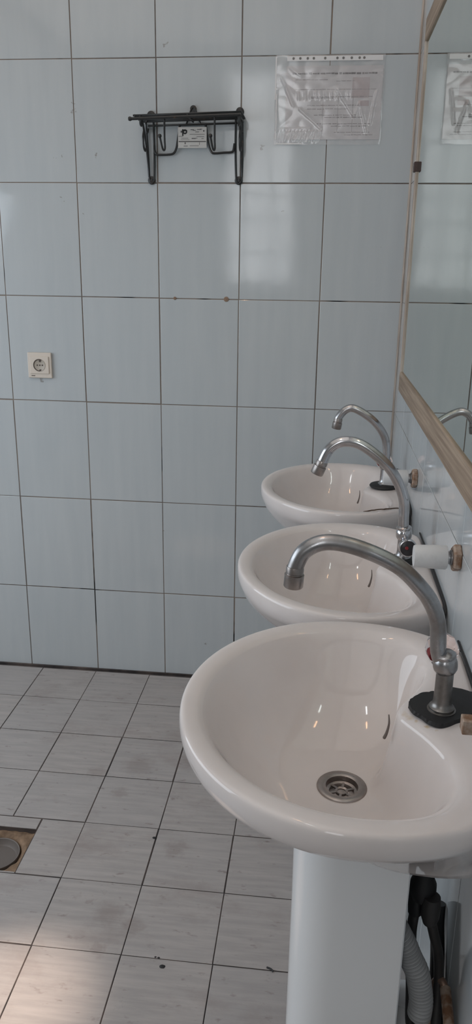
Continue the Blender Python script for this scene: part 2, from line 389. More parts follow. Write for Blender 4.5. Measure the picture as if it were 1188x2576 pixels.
def basin_mesh():
    bm = BM(); rings = []
    for s, z in PR: rings.append([(R0 + (RI[k] - R0) * s, z) for k in range(NT_)])
    for s, z in cat(RIMP, 2): rings.append([(RI[k] + (RO[k] - RI[k]) * s, z) for k in range(NT_)])
    for s, z in ((1.0, .842), (.994, .834), (.983, .827), (.966, .8195)): rings.append([(RO[k] * s, z) for k in range(NT_)])
    for t in (.08, .2, .35, .5, .65, .8, .92, 1.0):
        z = .8195 - t * .110; row = []
        for k, th in enumerate(ths):
            d = abs((math.degrees(th) + 180) % 360 - 180)
            rb = ilin([(0, .172), (30, .196), (40, .205), (56, .165), (90, .098), (130, .105), (180, .110)], d)
            a = RO[k] * .966; q = ilin([(0, t ** 1.5), (50, t ** 1.3), (80, t ** .9), (112, t ** .95), (150, t ** 1.35), (180, t ** 1.5)], d)
            row.append((a + (min(rb, a) - a) * q, z))
        rings.append(row)
    n0, n1 = 4, len(PR) + 7
    for _ in range(26):                            # soften the shoulder between bowl and tap deck
        new = [r[:] for r in rings]
        for i in range(n0, n1):
            for k, th in enumerate(ths):
                d = abs((math.degrees(th) + 180) % 360 - 180); wgt = .5 * max(0, 1 - max(0, d - 60) / 40)
                if wgt <= 0: continue
                zz = (rings[i - 1][k][1] + rings[i + 1][k][1] + rings[i][k - 1][1] + rings[i][(k + 1) % NT_][1]) / 4
                rr = (rings[i - 1][k][0] + rings[i + 1][k][0] + rings[i][k - 1][0] + rings[i][(k + 1) % NT_][0]) / 4
                new[i][k] = (rings[i][k][0] * (1 - wgt) + rr * wgt, rings[i][k][1] * (1 - wgt) + zz * wgt)
        rings = new
    V = []
    for row in rings:
        V.append([bm.verts.new((-.18 + math.cos(th) * r, math.sin(th) * r, z)) for th, (r, z) in zip(ths, row)])
    for A, B in zip(V, V[1:]):
        for k in range(NT_):
            f = bm.faces.new((A[k], A[(k + 1) % NT_], B[(k + 1) % NT_], B[k])); f.smooth = True
    bm.faces.new(V[-1])
    # drain well below the hole
    V0 = V[0]; W = [bm.verts.new((v.co.x, v.co.y, .690)) for v in V0]
    for k in range(NT_): bm.faces.new((V0[k], W[k], W[(k + 1) % NT_], V0[(k + 1) % NT_])).smooth = True
    return bm
def pedestal_mesh():
    bm = BM(); rings = []
    for z, g, o in ((0, 1.13, 0), (.02, 1.12, 0), (.05, 1.06, 0), (.3, 1.015, 0), (.55, .985, 0), (.66, 1.0, 0), (.722, 1.01, 0)):
        outl = []; wy = .078 * g; xf = -.243 - .003 * (g - 1) * 10; xb = -.088; rr = .062
        pts = [(xb, -wy)]
        for k in range(13):
            a = PI * 1.5 - PI / 2 * k / 12; pts.append((xf + rr + rr * math.cos(a), -wy + rr + rr * math.sin(a)))
        for k in range(13):
            a = PI - PI / 2 * k / 12; pts.append((xf + rr + rr * math.cos(a), wy - rr + rr * math.sin(a)))
        pts.append((xb, wy))
        inner = [(min(x + .012, xb) if abs(x - xb) > 1e-6 else xb, y * (1 - .012 / wy)) for x, y in reversed(pts)]
        rings.append([bm.verts.new((x, y, z)) for x, y in pts + inner])
    n = len(rings[0])
    for A, B in zip(rings, rings[1:]):
        for k in range(n):
            f = bm.faces.new((A[k], A[(k + 1) % n], B[(k + 1) % n], B[k])); f.smooth = True
    bm.faces.new(list(reversed(rings[0]))); bm.faces.new(rings[-1]); return bm
def drain_mesh():
    bm = BM(); add_lathe(bm, [(.0215, -.020), (.0215, -.003), (.0225, .0005), (.026, .0018), (.0325, .0018), (.0345, .0004), (.0350, -.001)], (0, 0, 0), seg=48)
    return bm
def grate_mesh():
    bm = BM()
    add_lathe(bm, [(.0062, 0), (.0088, .0012), (.0088, -.002), (.0062, -.002), (.0062, 0)], (0, 0, -.008), seg=24)
    add_lathe(bm, [(.0175, 0), (.0214, .0012), (.0214, -.002), (.0175, -.002), (.0175, 0)], (0, 0, -.008), seg=36)
    for k in range(6):
        a = k * PI / 3 + .35
        add_box(bm, (math.cos(a) * .013, math.sin(a) * .013, -.008), (.0105, .0034, .0022), Matrix.Rotation(a, 3, 'Z'))
    return bm
bas = [(-1.560, 1.0, 'nearest white washbasin, with a black ragged gasket around its tap', 0),
       (-1.033, .950, 'middle white washbasin, between the nearest one and the far one', 1),
       (-.451, .950, 'farthest white washbasin, closest to the tiled end wall, brown grime on its corner', 2)]
me_b = me_p = None
for yb, sx, lab, idx in bas:
    t_ = thing('washbasin', lab, 'washbasin', 'pedestal washbasins along the right wall', (0, yb, 0))
    if me_b is None:
        ob = obj('bowl', basin_mesh(), m_cer, t_, sharp=0); me_b = ob.data
        op = obj('pedestal', pedestal_mesh(), m_ped, t_); me_p = op.data; bv = op.modifiers.new('bevel', 'BEVEL'); bv.width = .002; bv.limit_method = 'ANGLE'
        od = obj('drain', drain_mesh(), m_steel, t_); og = obj('drain_grate', grate_mesh(), m_steel, od)
        bm = BM(); add_box(bm, (-.180, 0, .700), (.05, .05, .002)); ow = obj('drain_shade', bm, m_dark, t_)  # near-black plate, its colour stands for the shade down the drain
        # overflow slot: tube on the back slope, coloured dark for the shade inside
        bm = BM(); P = smooth_path([(-.1245, -.004, .848), (-.1235, -.006, .836), (-.1255, -.006, .822), (-.1285, -.005, .812)], 4)
        add_tube(bm, P, .0024, 8, rfun=lambda u: .0007 + .0019 * u * (1 if u < .92 else .6)); of = obj('overflow_slot', bm, newmat('slot_shade', (.16, .13, .115), .6), t_)
        # black sealant between basin and wall
        bm = BM(); add_tube(bm, smooth_path([(-.0025, .205, .8595), (-.0025, .1, .8602), (-.0025, -.12, .8598), (-.003, -.19, .855), (-.005, -.203, .83), (-.006, -.206, .78), (-.006, -.2, .70)], 5), .0020, 8); osl = obj('sealant', bm, m_rubber, t_)
        protos = [ob, op, od, ow, of, osl]
        for o in protos: o.matrix_parent_inverse = Matrix()
        od.location = (-.18, 0, .7275); og.matrix_parent_inverse = Matrix()
    else:
        for o in protos:
            c_ = o.copy(); COL.objects.link(c_); c_.parent = t_; c_.matrix_parent_inverse = Matrix()
            for ch in o.children: g_ = ch.copy(); COL.objects.link(g_); g_.parent = c_
    t_.scale = (sx, 1, 1)
    if idx == 0:      # tiny black maker's lettering on the far back corner of the nearest basin
        bm = BM(); base = Vector((-.0135, .188, .8600))
        for k, (h, dxx) in enumerate(((.005, 0), (.003, .0), (.006, .0), (.003, 0), (.0045, 0))):
            c0 = base + Vector((k * .0021 - .0, -k * .0042, 0)); add_box(bm, c0 + Vector((-.0005, 0, 0)), (h, .0012, .0006), Matrix.Rotation(.35, 3, 'Z'))
            add_box(bm, c0 + Vector((.0008, -.0016, 0)), (.0014, .003, .0006), Matrix.Rotation(.35 + k, 3, 'Z'))
        obj('maker_lettering', bm, m_rubber, t_).matrix_parent_inverse = Matrix()
    if idx == 2:      # dirty crack line across the corner next to the wall
        bm = BM()
        pl = [(-.132, -.232, .8515), (-.120, -.222, .8565), (-.085, -.210, .8595), (-.05, -.200, .8600), (-.02, -.188, .8600)]
        add_tube(bm, [(x, y + random.uniform(-.002, .002), z) for x, y, z in smooth_path(pl, 6)], .0016, 6)
        add_tube(bm, [(-.126, -.226, .853), (-.128, -.236, .846), (-.120, -.240, .842)], .0022, 6)
        obj('grime_line', bm, m_dirt, t_).matrix_parent_inverse = Matrix()

# ------------------------------------------------------------ faucets
def faucet(base, path, knob, label, gask, bodyz):
    bx_, by_ = base; z0 = .8605
    t_ = thing('faucet', label, 'faucet', 'swan neck faucets on the washbasins', (bx_, by_, z0))
    def part(n, b, m, par=None): return local(obj(n, b, m, par or t_), t_) if par is None else obj(n, b, m, par)
    bm = BM()
    if gask == 'ragged':
        pts = [(-.100, -.002), (-.097, .010), (-.088, .022), (-.079, .031), (-.066, .036), (-.058, .040), (-.040, .052), (-.026, .050), (-.012, .044), (-.006, .036), (-.006, -.008), (-.018, -.014), (-.030, -.026), (-.042, -.033), (-.054, -.042), (-.066, -.046), (-.078, -.040), (-.086, -.028), (-.095, -.018)]
        P = [p for p in smooth_path([(x, y, 0) for x, y in pts + pts[:1]], 4)][:-1]
        top = [bm.verts.new((p.x * .985 - .001 + random.uniform(-.0007, .0007), -1.56 + p.y * .97 + random.uniform(-.0007, .0007), z0 + .0040 + random.uniform(0, .0004))) for p in P]
        bot = [bm.verts.new((p.x, -1.56 + p.y, z0 - .0015)) for p in P]
        bm.faces.new(top); bm.faces.new(list(reversed(bot)))
        for k in range(len(P)): bm.faces.new((top[k], top[(k + 1) % len(P)], bot[(k + 1) % len(P)], bot[k]))
    else:
        g = gask; add_lathe(bm, [(0, -.001), (g, -.001), (g + .002, .002), (g, .0055), (g - .004, .007), (0, .007)], (bx_, by_, z0), seg=40)
    part('gasket', bm, m_rubber)
    bm = BM(); b1 = bodyz
    add_lathe(bm, [(0, .004), (.0185, .004), (.0185, .0055), (.0165, .006), (.0165, .009), (.0135, .011), (.0120, .0165), (.0115, .022), (.0112, .035), (.0112, b1 - z0), (0, b1 - z0)], (bx_, by_, z0), seg=32)
    part('body', bm, m_chrx if gask == 'ragged' else m_chrd)
    bm = BM(); add_lathe(bm, [(0, -.004), (.0125, -.004), (.0150, 0), (.0158, .004), (.0158, .010), (.0148, .0145), (.0135, .0165), (.0148, .018), (.0148, .021), (.0120, .0235), (0, .0235)], (bx_, by_, b1), (path[0][0] - bx_ + (path[1][0] - path[0][0]) * .1, 0, .05), 32)
    part('collar', bm, m_chrd if gask == 'ragged' else m_chr)
    bm = BM(); P = [Vector((x, by_, z)) for x, z in path]; add_tube(bm, P, .0103, 20, smooth=8)
    part('spout', bm, m_chrd if gask == 'ragged' else m_chr)
    d = (P[-1] - P[-2]).normalized(); e = P[-1]
    bm = BM(); add_lathe(bm, [(.0, -.010), (.0108, -.010), (.0114, -.007), (.0114, -.002), (.0105, -.0012), (.0105, .0003), (.0126, .001), (.0126, .0165), (.0116, .018), (.0096, .018), (.0092, .010), (0, .010)], e, d, 28)
    part('aerator', bm, m_steel)
    bm = BM()
    if knob == 'clear':
        ky = by_ + .011
        add_lathe(bm, [(0, .0), (.006, 0), (.006, .010), (0, .010)], (bx_, ky - .002, b1 + .004), (0, 1, .1), 16)
        s = part('stem', bm, m_chrd); bm = BM(); ax = Vector((0, 1, .12)).normalized()
        add_lathe(bm, [(0, .001), (.013, .0), (.0185, .004), (.0215, .014), (.0215, .028), (.018, .037), (.008, .040), (0, .040)], (bx_, ky + .006, b1 + .006), ax, 10, smooth=False)
        k = part('knob', bm, m_clear); k['label'] = 'clear pinkish acrylic knob'
        bm = BM(); add_lathe(bm, [(0, 0), (.006, 0), (.006, .014), (0, .014)], (bx_ - .012, ky + .012, b1 + .004), ax, 12); part('red_marker', bm, m_red)
    else:
        kz = b1 - .014
        add_lathe(bm, [(0, .006), (.012, .006), (.0145, .018), (.0172, .024), (.0178, .036), (.0168, .040), (.0148, .0405), (.0148, .039), (0, .039)], (bx_ + .004, by_, kz), (0.03, -1, .12), 36)
        k = part('knob', bm, m_chr); bm = BM()
        dk = Vector((0.03, -1, .12)).normalized(); o_ = Vector((bx_ + .004, by_, kz))
        add_lathe(bm, [(0, .038), (.0152, .038), (.0150, .0415), (.012, .0428), (0, .0432)], o_, dk, 36); c_ = part('knob_cap', bm, m_cap)
        bm = BM(); add_lathe(bm, [(0, .0428), (.0036, .0428), (.003, .0440), (0, .0442)], o_ + Vector((-.003, 0, .001)), dk, 16); part('red_marker', bm, m_red)
    return t_
faucet((-.0585, -1.57), [(-.0655, .936), (-.0700, .950), (-.0735, .985), (-.082, 1.010), (-.098, 1.033), (-.130, 1.062), (-.180, 1.083), (-.219, 1.088), (-.245, 1.075), (-.256, 1.052), (-.2565, 1.044)],
       'clear', 'nearest swan neck faucet, dull grey, on the nearest washbasin with a ragged black gasket', 'ragged', .924)
faucet((-.058, -1.01), [(-.0605, .928), (-.0615, .950), (-.0640, .985), (-.078, 1.022), (-.103, 1.056), (-.150, 1.091), (-.187, 1.097), (-.212, 1.082), (-.2255, 1.054), (-.228, 1.048)],
       'black', 'middle chrome swan neck faucet with a round black-capped knob on the middle washbasin', .0255, .910)
faucet((-.055, -.45), [(-.054, .930), (-.054, .955), (-.0600, .990), (-.078, 1.020), (-.106, 1.046), (-.145, 1.067), (-.168, 1.062), (-.184, 1.042), (-.186, 1.030)],
       'clear', 'farthest chrome swan neck faucet, on the washbasin closest to the end wall', .036, .912)

# ------------------------------------------------------------ capped wall outlets
def outlet(y, z, xl, label, white=True):
    t_ = thing('wall_outlet', label, 'pipe fitting', 'water outlets in the right wall', (0, y, z))
    def part(n, b, m): return local(obj(n, b, m, t_), t_)
    bm = BM(); add_lathe(bm, [(0, .0), (.0205, .0), (.0225, .002), (.0225, .010), (.020, .013), (0, .013)], (0, y, z), (-1, 0, 0), 6, smooth=False, phase=.3); n_ = part('nut', bm, m_brass)
    if white:
        bm = BM(); add_lathe(bm, [(0, .012), (.0125, .012), (.0125, .016), (.0105, .017), (.0105, .024), (0, .024)], (0, y, z), (-1, 0, 0), 24); part('stub', bm, m_chrd)
        bm = BM(); L = -xl; add_lathe(bm, [(0, .0215), (.0185, .0215), (.0195, .0235), (.0192, L * .6), (.0182, L - .003), (.0172, L), (0, L)], (0, y, z), (-1, 0, 0), 36); c_ = part('plug_cap', bm, m_white)
    else:
        bm = BM(); add_lathe(bm, [(0, .010), (.0075, .010), (.0075, .066), (0, .066)], (0, y, z), (-1, 0, 0), 20); part('stub', bm, m_chrd)
        bm = BM(); add_box(bm, (xl + .006, y, z), (.012, .015, .0165), bev=.0012); part('end_fitting', bm, m_brass)
outlet(-.685, .9465, -.078, 'white capped wall outlet beside the farthest washbasin, rusty nut on the tiles')
outlet(-1.29, .974, -.0735, 'larger white capped wall outlet with a limescaled hexagonal nut, beside the middle faucet')
outlet(-1.76, .962, -.073, 'brass stub end at the right edge of the picture, above the nearest washbasin', False)

# ------------------------------------------------------------ plumbing under the nearest basin
def tube_thing(name, pts, r, mat, label, cat, n=6, rf=None, seg=14, group=None):
    bm = BM(); add_tube(bm, pts, r, seg, smooth=n, rfun=rf); return tag(obj(name, bm, mat), label, cat, group)
t_ = thing('faucet_tail', 'black threaded tail and nut of the faucet under the nearest washbasin', 'pipe fitting', loc=(-.06, -1.56, .6))
bm = BM(); add_lathe(bm, [(0, .72), (.030, .72), (.036, .70), (.034, .685), (.022, .668), (.0165, .655), (.0135, .625), (.0145, .600), (.0185, .590), (.0190, .575), (.0165, .565), (0, .565)], (-.056, -1.56, -.012), seg=24); local(obj('tail_nut', bm, m_rubber, t_), t_)
bm = BM(); add_lathe(bm, [(0, .570), (.0105, .570), (.0115, .545), (.0100, .528), (0, .528)], (-.064, -1.56, -.004), seg=18); local(obj('hose_fitting', bm, m_rubber, t_), t_)
bm = BM(); add_lathe(bm, [(0, .570), (.0120, .570), (.0135, .555), (.0130, .536), (.0095, .524), (0, .524)], (-.045, -1.575, -.002), seg=18); local(obj('hose_fitting', bm, m_hose, t_), t_)
tube_thing('supply_hose', [(-.064, -1.56, .53), (-.066, -1.56, .49), (-.062, -1.555, .44), (-.055, -1.54, .36), (-.045, -1.53, .25), (-.02, -1.52, .18)], .0075, m_hose, 'thin black supply hose hanging left under the nearest washbasin', 'hose', group='hoses under the nearest washbasin')
tube_thing('supply_hose', [(-.043, -1.575, .525), (-.034, -1.57, .49), (-.024, -1.56, .45), (-.020, -1.565, .40), (-.024, -1.60, .32), (-.024, -1.62, .2)], .0075, m_hose, 'thin black supply hose bending right under the nearest washbasin', 'hose', group='hoses under the nearest washbasin')
cp = [(-.108, -1.600, .56), (-.094, -1.600, .532), (-.081, -1.600, .506), (-.072, -1.60, .484), (-.060, -1.60, .458), (-.054, -1.60, .432), (-.050, -1.600, .405), (-.050, -1.598, .375)]
bm = BM(); P = smooth_path(cp, 40); add_tube(bm, P, .018, 22, rfun=lambda u: .0152 + .0024 * math.sin(u * 2 * PI * 32))
tag(obj('drain_hose', bm, m_grey), 'grey corrugated drain hose curving down behind the nearest pedestal', 'hose')
tube_thing('bottle_trap', [(-.125, -1.53, .69), (-.128, -1.54, .64), (-.120, -1.58, .60), (-.108, -1.60, .565)], .017, m_rubber, 'black drain trap reaching down to the corrugated hose', 'pipe')
tube_thing('supply_hose', [(-.012, -1.47, .46), (-.013, -1.48, .43), (-.012, -1.50, .39), (-.012, -1.52, .34), (-.012, -1.55, .28), (-.012, -1.58, .20)], .011, m_rubber, 'thick black hose against the wall behind the copper pipe, under the nearest washbasin', 'hose', group='hoses under the nearest washbasin')
t_ = thing('valve', 'brown tarnished angle valve with bent copper pipe beside the corrugated hose', 'valve', loc=(-.02, -1.56, .35))
bm = BM(); add_tube(bm, [(-.026, -1.56, .365), (-.0255, -1.56, .388), (-.023, -1.562, .403), (-.0165, -1.568, .411), (-.0115, -1.578, .404)], .0058, 14, smooth=5); local(obj('bent_pipe', bm, newmat('tarnished_copper', (.26, .17, .13), .4, .5), t_), t_)
bm = BM(); add_lathe(bm, [(0, .370), (.0085, .370), (.0105, .362), (.0110, .352), (.0095, .342), (.011, .336), (.011, .32), (0, .315)], (-.026, -1.56, 0), seg=18); local(obj('valve_body', bm, m_brass, t_), t_)
tube_thing('supply_hose', [(-.012, -1.575, .405), (-.013, -1.62, .396), (-.014, -1.67, .375), (-.014, -1.71, .33), (-.014, -1.73, .2)], .008, m_brass, 'brown braided hose running down at the right edge below the nearest washbasin', 'hose', group='hoses under the nearest washbasin')
bm = BM(); add_lathe(bm, [(0, .0), (.040, 0), (.046, .01), (.045, .06), (.040, .10), (.026, .128), (.0, .134)], (-.056, -1.50, .175), seg=28)
tag(obj('siphon_bottle', bm, m_white), 'white plastic trap body at the foot of the corrugated hose', 'pipe fitting')

# ------------------------------------------------------------ mirror
mz0, mz1, my0, my1 = 1.088, 2.008, -.245, -1.95
mt = thing('wall_mirror', 'large wall mirror in a thin brown wooden frame above the washbasins', 'mirror', loc=(0, my0, mz0))
bm = BM(); add_box(bm, (-.0065, (my0 + my1) / 2, (mz0 + mz1) / 2), (.0104, my0 - my1 - .01, mz1 - mz0 - .01)); local(obj('mirror_glass', bm, m_mirror, mt), mt)
bm = BM(); add_box(bm, (-.0085, (my0 + my1) / 2, mz0 + .0275), (.015, my0 - my1, .055), bev=.002); o = local(obj('frame_rail', bm, m_wood, mt), mt)
bm = BM(); add_box(bm, (-.0085, (my0 + my1) / 2, mz1 - .0275), (.015, my0 - my1, .055), bev=.002); local(obj('frame_rail', bm, m_wood, mt), mt)
bm = BM(); add_box(bm, (-.0085, my0 - .012, (mz0 + mz1) / 2), (.0148, .024, mz1 - mz0), bev=.0025); local(obj('frame_stile', bm, m_woodlight, mt), mt)
bm = BM(); add_box(bm, (-.0085, my1 + .027, (mz0 + mz1) / 2), (.0148, .055, mz1 - mz0), bev=.0025); local(obj('frame_stile', bm, m_woodlight, mt), mt)
bm = BM(); add_box(bm, (-.0155, my0 - .014, 1.668), (.011, .026, .024), bev=.002); k = local(obj('clip', bm, newmat('dark_brown_clip', (.05, .025, .02), .5), mt), mt); k['label'] = 'dark brown retaining clip'

# ------------------------------------------------------------ wall rack
YB = -.006
rk = thing('wall_rack', 'black wire wall rack with hooks, screwed to the tiled end wall', 'rack', loc=(-.64, 0, 1.75))
def rp(n, b, m=m_black): return local(obj(n, b, m, rk), rk)
bm = BM(); r_ = .0028
for i in range(7): y = -.010 - .0165 * i; add_tube(bm, [(-.795, y, 1.8185), (-.487, y, 1.8265)], r_, 8)
for x in (-.790, -.64, -.494): add_tube(bm, [(x, -.008, 1.8185), (x, -.112, 1.8185)], .003, 8)
rp('shelf_grid', bm)
bm = BM(); add_tube(bm, [(-.801, -.114, 1.8095), (-.489, -.114, 1.8195)], .0042, 10); add_lathe(bm, [(0, -.006), (.005, -.004), (.0062, 0), (.005, .004), (0, .006)], (-.803, -.114, 1.8095), (1, 0, 0), 14)
rp('front_rod', bm)
bm = BM(); add_tube(bm, [(-.775, YB, 1.808), (-.505, YB, 1.8145)], .0026, 8); rp('lower_rod', bm)
for x0, x1, xt in ((-.7765, -.757, -.766), (-.515, -.494, -.502)):
    bm = BM(); w0 = (x1 - x0) / 2; xc = (x0 + x1) / 2
    P = [(x0 - (.006 if x0 < -.7 else 0), YB, 1.836), (x0, YB, 1.74), (x0 + .003, YB, 1.665), (x0 + .007, YB, 1.655), (xc, YB, 1.651), (x1 - .007, YB, 1.655), (x1 - .002, YB, 1.665), (x1, YB, 1.74), (x1 - .002, YB, 1.836)]
    add_tube(bm, P, .0031, 8, smooth=4); rp('side_bracket', bm)
    for zz in (1.660, 1.837 if x0 < -.7 else 1.845):
        bm = BM(); add_lathe(bm, [(0, 0), (.0118, 0), (.0118, .0028), (.0105, .0036), (0, .0036)], (xc + (0 if zz < 1.7 else .001), -.0025, zz), (0, -1, 0), 20)
        add_lathe(bm, [(0, .0036), (.0052, .0036), (.0042, .0062), (0, .0068)], (xc, -.0025, zz), (0, -1, 0), 12); rp('screw_tab', bm)
for x in (-.7745, -.4955):                                # scrolled side gussets standing out from the wall
    bm = BM(); add_tube(bm, [(x, -.105, 1.818), (x, -.075, 1.800), (x, -.040, 1.755), (x, -.014, 1.70), (x, -.006, 1.67)], .0032, 8, smooth=5)
    add_tube(bm, [(x, -.098, 1.818), (x, -.112, 1.815), (x, -.108, 1.797), (x, -.094, 1.795), (x, -.088, 1.807)], .0030, 8, smooth=5)
    add_tube(bm, [(x, -.066, 1.786), (x, -.078, 1.768), (x, -.070, 1.742), (x, -.052, 1.735), (x, -.036, 1.748)], .0030, 8, smooth=5)
    add_tube(bm, [(x, -.02, 1.82), (x, -.035, 1.812), (x, -.03, 1.795), (x, -.015, 1.79), (x, -.008, 1.80)], .0030, 8, smooth=5); rp('scroll', bm)
for x in (-.706, -.563):
    bm = BM(); P = [(x, -.108, 1.820), (x, -.108, 1.76), (x + .001, -.108, 1.735), (x - .001, -.114, 1.728), (x - .0035, -.124, 1.734), (x - .0075, -.135, 1.760)]
    add_tube(bm, P, .0028, 8, smooth=4); add_lathe(bm, [(0, -.0058), (.0042, -.004), (.0058, 0), (.0042, .004), (0, .0058)], (x - .008, -.136, 1.762), (0, 0, 1), 14); rp('hook', bm)
bm = BM(); add_tube(bm, [(-.757, YB, 1.757), (-.756, YB - .003, 1.742), (-.751, YB - .004, 1.732), (-.742, YB - .004, 1.7295), (-.709, YB - .004, 1.7305), (-.697, YB - .004, 1.735), (-.690, YB - .004, 1.748), (-.686, YB - .004, 1.768), (-.680, YB, 1.81)], .0034, 8, smooth=3); rp('towel_loop', bm)
bm = BM(); add_tube(bm, [(-.604, YB, 1.812), (-.597, YB - .004, 1.768), (-.593, YB - .004, 1.752), (-.586, YB - .004, 1.738), (-.577, YB - .004, 1.7335), (-.545, YB - .004, 1.7355), (-.528, YB - .004, 1.7365), (-.521, YB - .004, 1.741), (-.518, YB - .003, 1.76)], .0034, 8, smooth=3); rp('towel_loop', bm)
bm = BM(); add_tube(bm, [(-.661, YB, 1.811), (-.652, YB, 1.835), (-.646, YB, 1.851), (-.640, YB, 1.857), (-.634, YB, 1.851), (-.628, YB, 1.835), (-.618, YB, 1.812)], .0026, 8, smooth=4)
add_lathe(bm, [(0, 0), (.0095, 0), (.0095, .003), (0, .0032)], (-.640, -.003, 1.853), (0, -1, 0), 18); rp('top_tab', bm)
# card held by the rack
cd_ = thing('product_card', 'small white printed card with a black square emblem, hanging on the wire rack', 'card', loc=(-.643, -.013, 1.777))
cx0, cx1, cz0, cz1 = -.6845, -.5995, 1.7475, 1.8035
bm = BM(); add_box(bm, ((cx0 + cx1) / 2, -.0135, (cz0 + cz1) / 2), (cx1 - cx0, .0012, cz1 - cz0)); local(obj('card', bm, newmat('card_white', (.62, .60, .57), .6), cd_), cd_)
bm = BM(); W_ = cx1 - cx0; H_ = cz1 - cz0
def cb(u, v, su, sv, mm=None, rot=0): add_box(mm or bm, (cx0 + u * W_, -.0143, cz1 - v * H_), (su * W_, .0005, sv * H_), Matrix.Rotation(rot, 3, 'Y'))
cb(.5, .69, .95, .045)
for u, v, su, sv in ((.50, .13, .12, .03), (.57, .155, .1, .025), (.74, .115, .14, .03), (.80, .10, .08, .02), (.67, .235, .13, .025), (.67, .345, .52, .018), (.78, .46, .26, .02), (.58, .53, .2, .018), (.55, .56, .14, .018), (.86, .55, .08, .02), (.24, .53, .24, .018), (.10, .44, .16, .018), (.25, .60, .3, .012), (.90, .185, .04, .07), (.12, .22, .05, .09), (.27, .91, .14, .025), (.57, .895, .32, .018), (.25, .77, .035, .09), (.75, .79, .012, .12)): cb(u, v, su, sv)
local(obj('printed_text', bm, newmat('card_ink', (.12, .11, .11), .7), cd_), cd_)
bm = BM()      # the emblem: a dark rounded square holding a pale ring, with a short foot
cb(.235, .175, .17, .045); cb(.17, .26, .045, .32); cb(.30, .21, .045, .12); 
add_lathe(bm, [(.0028, 0), (.0066, 0), (.0066, .0006), (.0028, .0006), (.0028, 0)], (cx0 + .245 * W_, -.0141, cz1 - .225 * H_), (0, -1, 0), 20)
local(obj('emblem', bm, m_rubber, cd_), cd_)

# ------------------------------------------------------------ notice in a plastic sleeve
ns = thing('notice_sheet', 'printed notice in a wrinkled clear plastic sleeve taped to the end wall', 'notice', loc=(-.25, 0, 1.87))
sx0, sx1, sz0, sz1 = -.403, -.096, 1.757, 1.989
bm = BM(); add_box(bm, (-.236, -.0016, 1.866), (.272, .0008, .190)); local(obj('paper', bm, m_paper, ns), ns)
bm = BM(); ink2 = BM(); pk = BM()
def line(b, x0, x1, z, h, y=-.0022):
    x = x0
    while x < x1:
        l = random.uniform(.004, .014); add_box(b, (min(x + l / 2, x1), y, z + random.uniform(-.0004, .0004)), (l, .0003, h * random.uniform(.6, 1.1))); x += l + random.uniform(.0005, .003)
line(bm, -.355, -.118, 1.9415, .0050)
for z, a, c_ in ((1.926, -.345, -.26), (1.922, -.23, -.18), (1.901, -.345, -.12), (1.882, -.30, -.13), (1.879, -.30, -.24), (1.860, -.31, -.16), (1.851, -.31, -.2), (1.835, -.29, -.17), (1.829, -.26, -.15), (1.812, -.28, -.13), (1.806, -.24, -.14), (1.790, -.23, -.13), (1.783, -.20, -.12)): line(ink2, a, c_, z, .0022)
for x in (-.265, -.222, -.180): add_box(ink2, (x, -.0022, 1.84), (.0009, .0003, .10))
add_box(pk, (-.160, -.00215, 1.905), (.048, .0003, .052)); add_box(pk, (-.15, -.00215, 1.865), (.03, .0003, .014))
local(obj('heading', bm, m_ink, ns), ns); local(obj('table_rows', ink2, m_inkp, ns), ns); local(obj('tinted_cells', pk, m_pink, ns), ns)
bm = BM(); nx, nz = 110, 84; g = {}
ridges = [((-.36, 1.955), (-.33, 1.935), .0016), ((-.386, 1.93), (-.35, 1.86), .0022), ((-.225, 1.90), (-.175, 1.83), .0030), ((-.175, 1.83), (-.16, 1.865), .0022), ((-.16, 1.865), (-.14, 1.79), .0022),
          ((-.33, 1.85), (-.27, 1.80), .0028), ((-.400, 1.90), (-.396, 1.79), .0026), ((-.115, 1.895), (-.13, 1.81), .0024), ((-.30, 1.80), (-.40, 1.797), .0012)]
for k in range(14): x = -.395 + .0095 * k + random.uniform(-.002, .002); ridges.append(((x, 1.792), (x - random.uniform(.002, .012), 1.765), .0018))
for k in range(11): x = -.335 + .015 * k + random.uniform(-.003, .003); ridges.append(((x, 1.893), (x + random.uniform(0, .005), 1.876), .0016))
def seg_d(px, pz, a, b_):
    ax, az = a; bx, bz = b_; L = (bx - ax) ** 2 + (bz - az) ** 2; t = max(0, min(1, ((px - ax) * (bx - ax) + (pz - az) * (bz - az)) / L))
    return math.hypot(px - ax - t * (bx - ax), pz - az - t * (bz - az))
for i in range(nx + 1):
    for j in range(nz + 1):
        x = sx0 + (sx1 - sx0) * i / nx; z = sz0 + (sz1 - sz0) * j / nz
        h = .0012 + .0012 * abs(noise.noise(Vector((x * 22, z * 34, 3))))
        for a, b_, hh in ridges:
            d = seg_d(x, z, a, b_)
            if d < .012: h += .7 * hh * math.exp(-(d / .0026) ** 2)
        if j == 0 or i == nx or i == 0: h = .0010
        g[i, j] = bm.verts.new((x + .001 * math.sin(z * 60), -.0026 - h, z))
for i in range(nx):
    for j in range(nz): bm.faces.new((g[i, j], g[i + 1, j], g[i + 1, j + 1], g[i, j + 1])).smooth = True
local(obj('plastic_sleeve', bm, m_film, ns, recalc=False, sharp=0), ns)
bm = BM(); add_box(bm, (-.2365, -.0042, 1.9795), (.268, .0006, .0125)); add_box(bm, (-.4015, -.0046, 1.93), (.0035, .0008, .11)); add_box(bm, (-.398, -.0046, 1.83), (.0028, .0010, .12)); add_box(bm, (-.36, -.0046, 1.7595), (.075, .0008, .003))
local(obj('binding_strip', bm, m_filmw, ns), ns)
m_hole = newmat('punched_hole', (.20, .19, .18), .8)
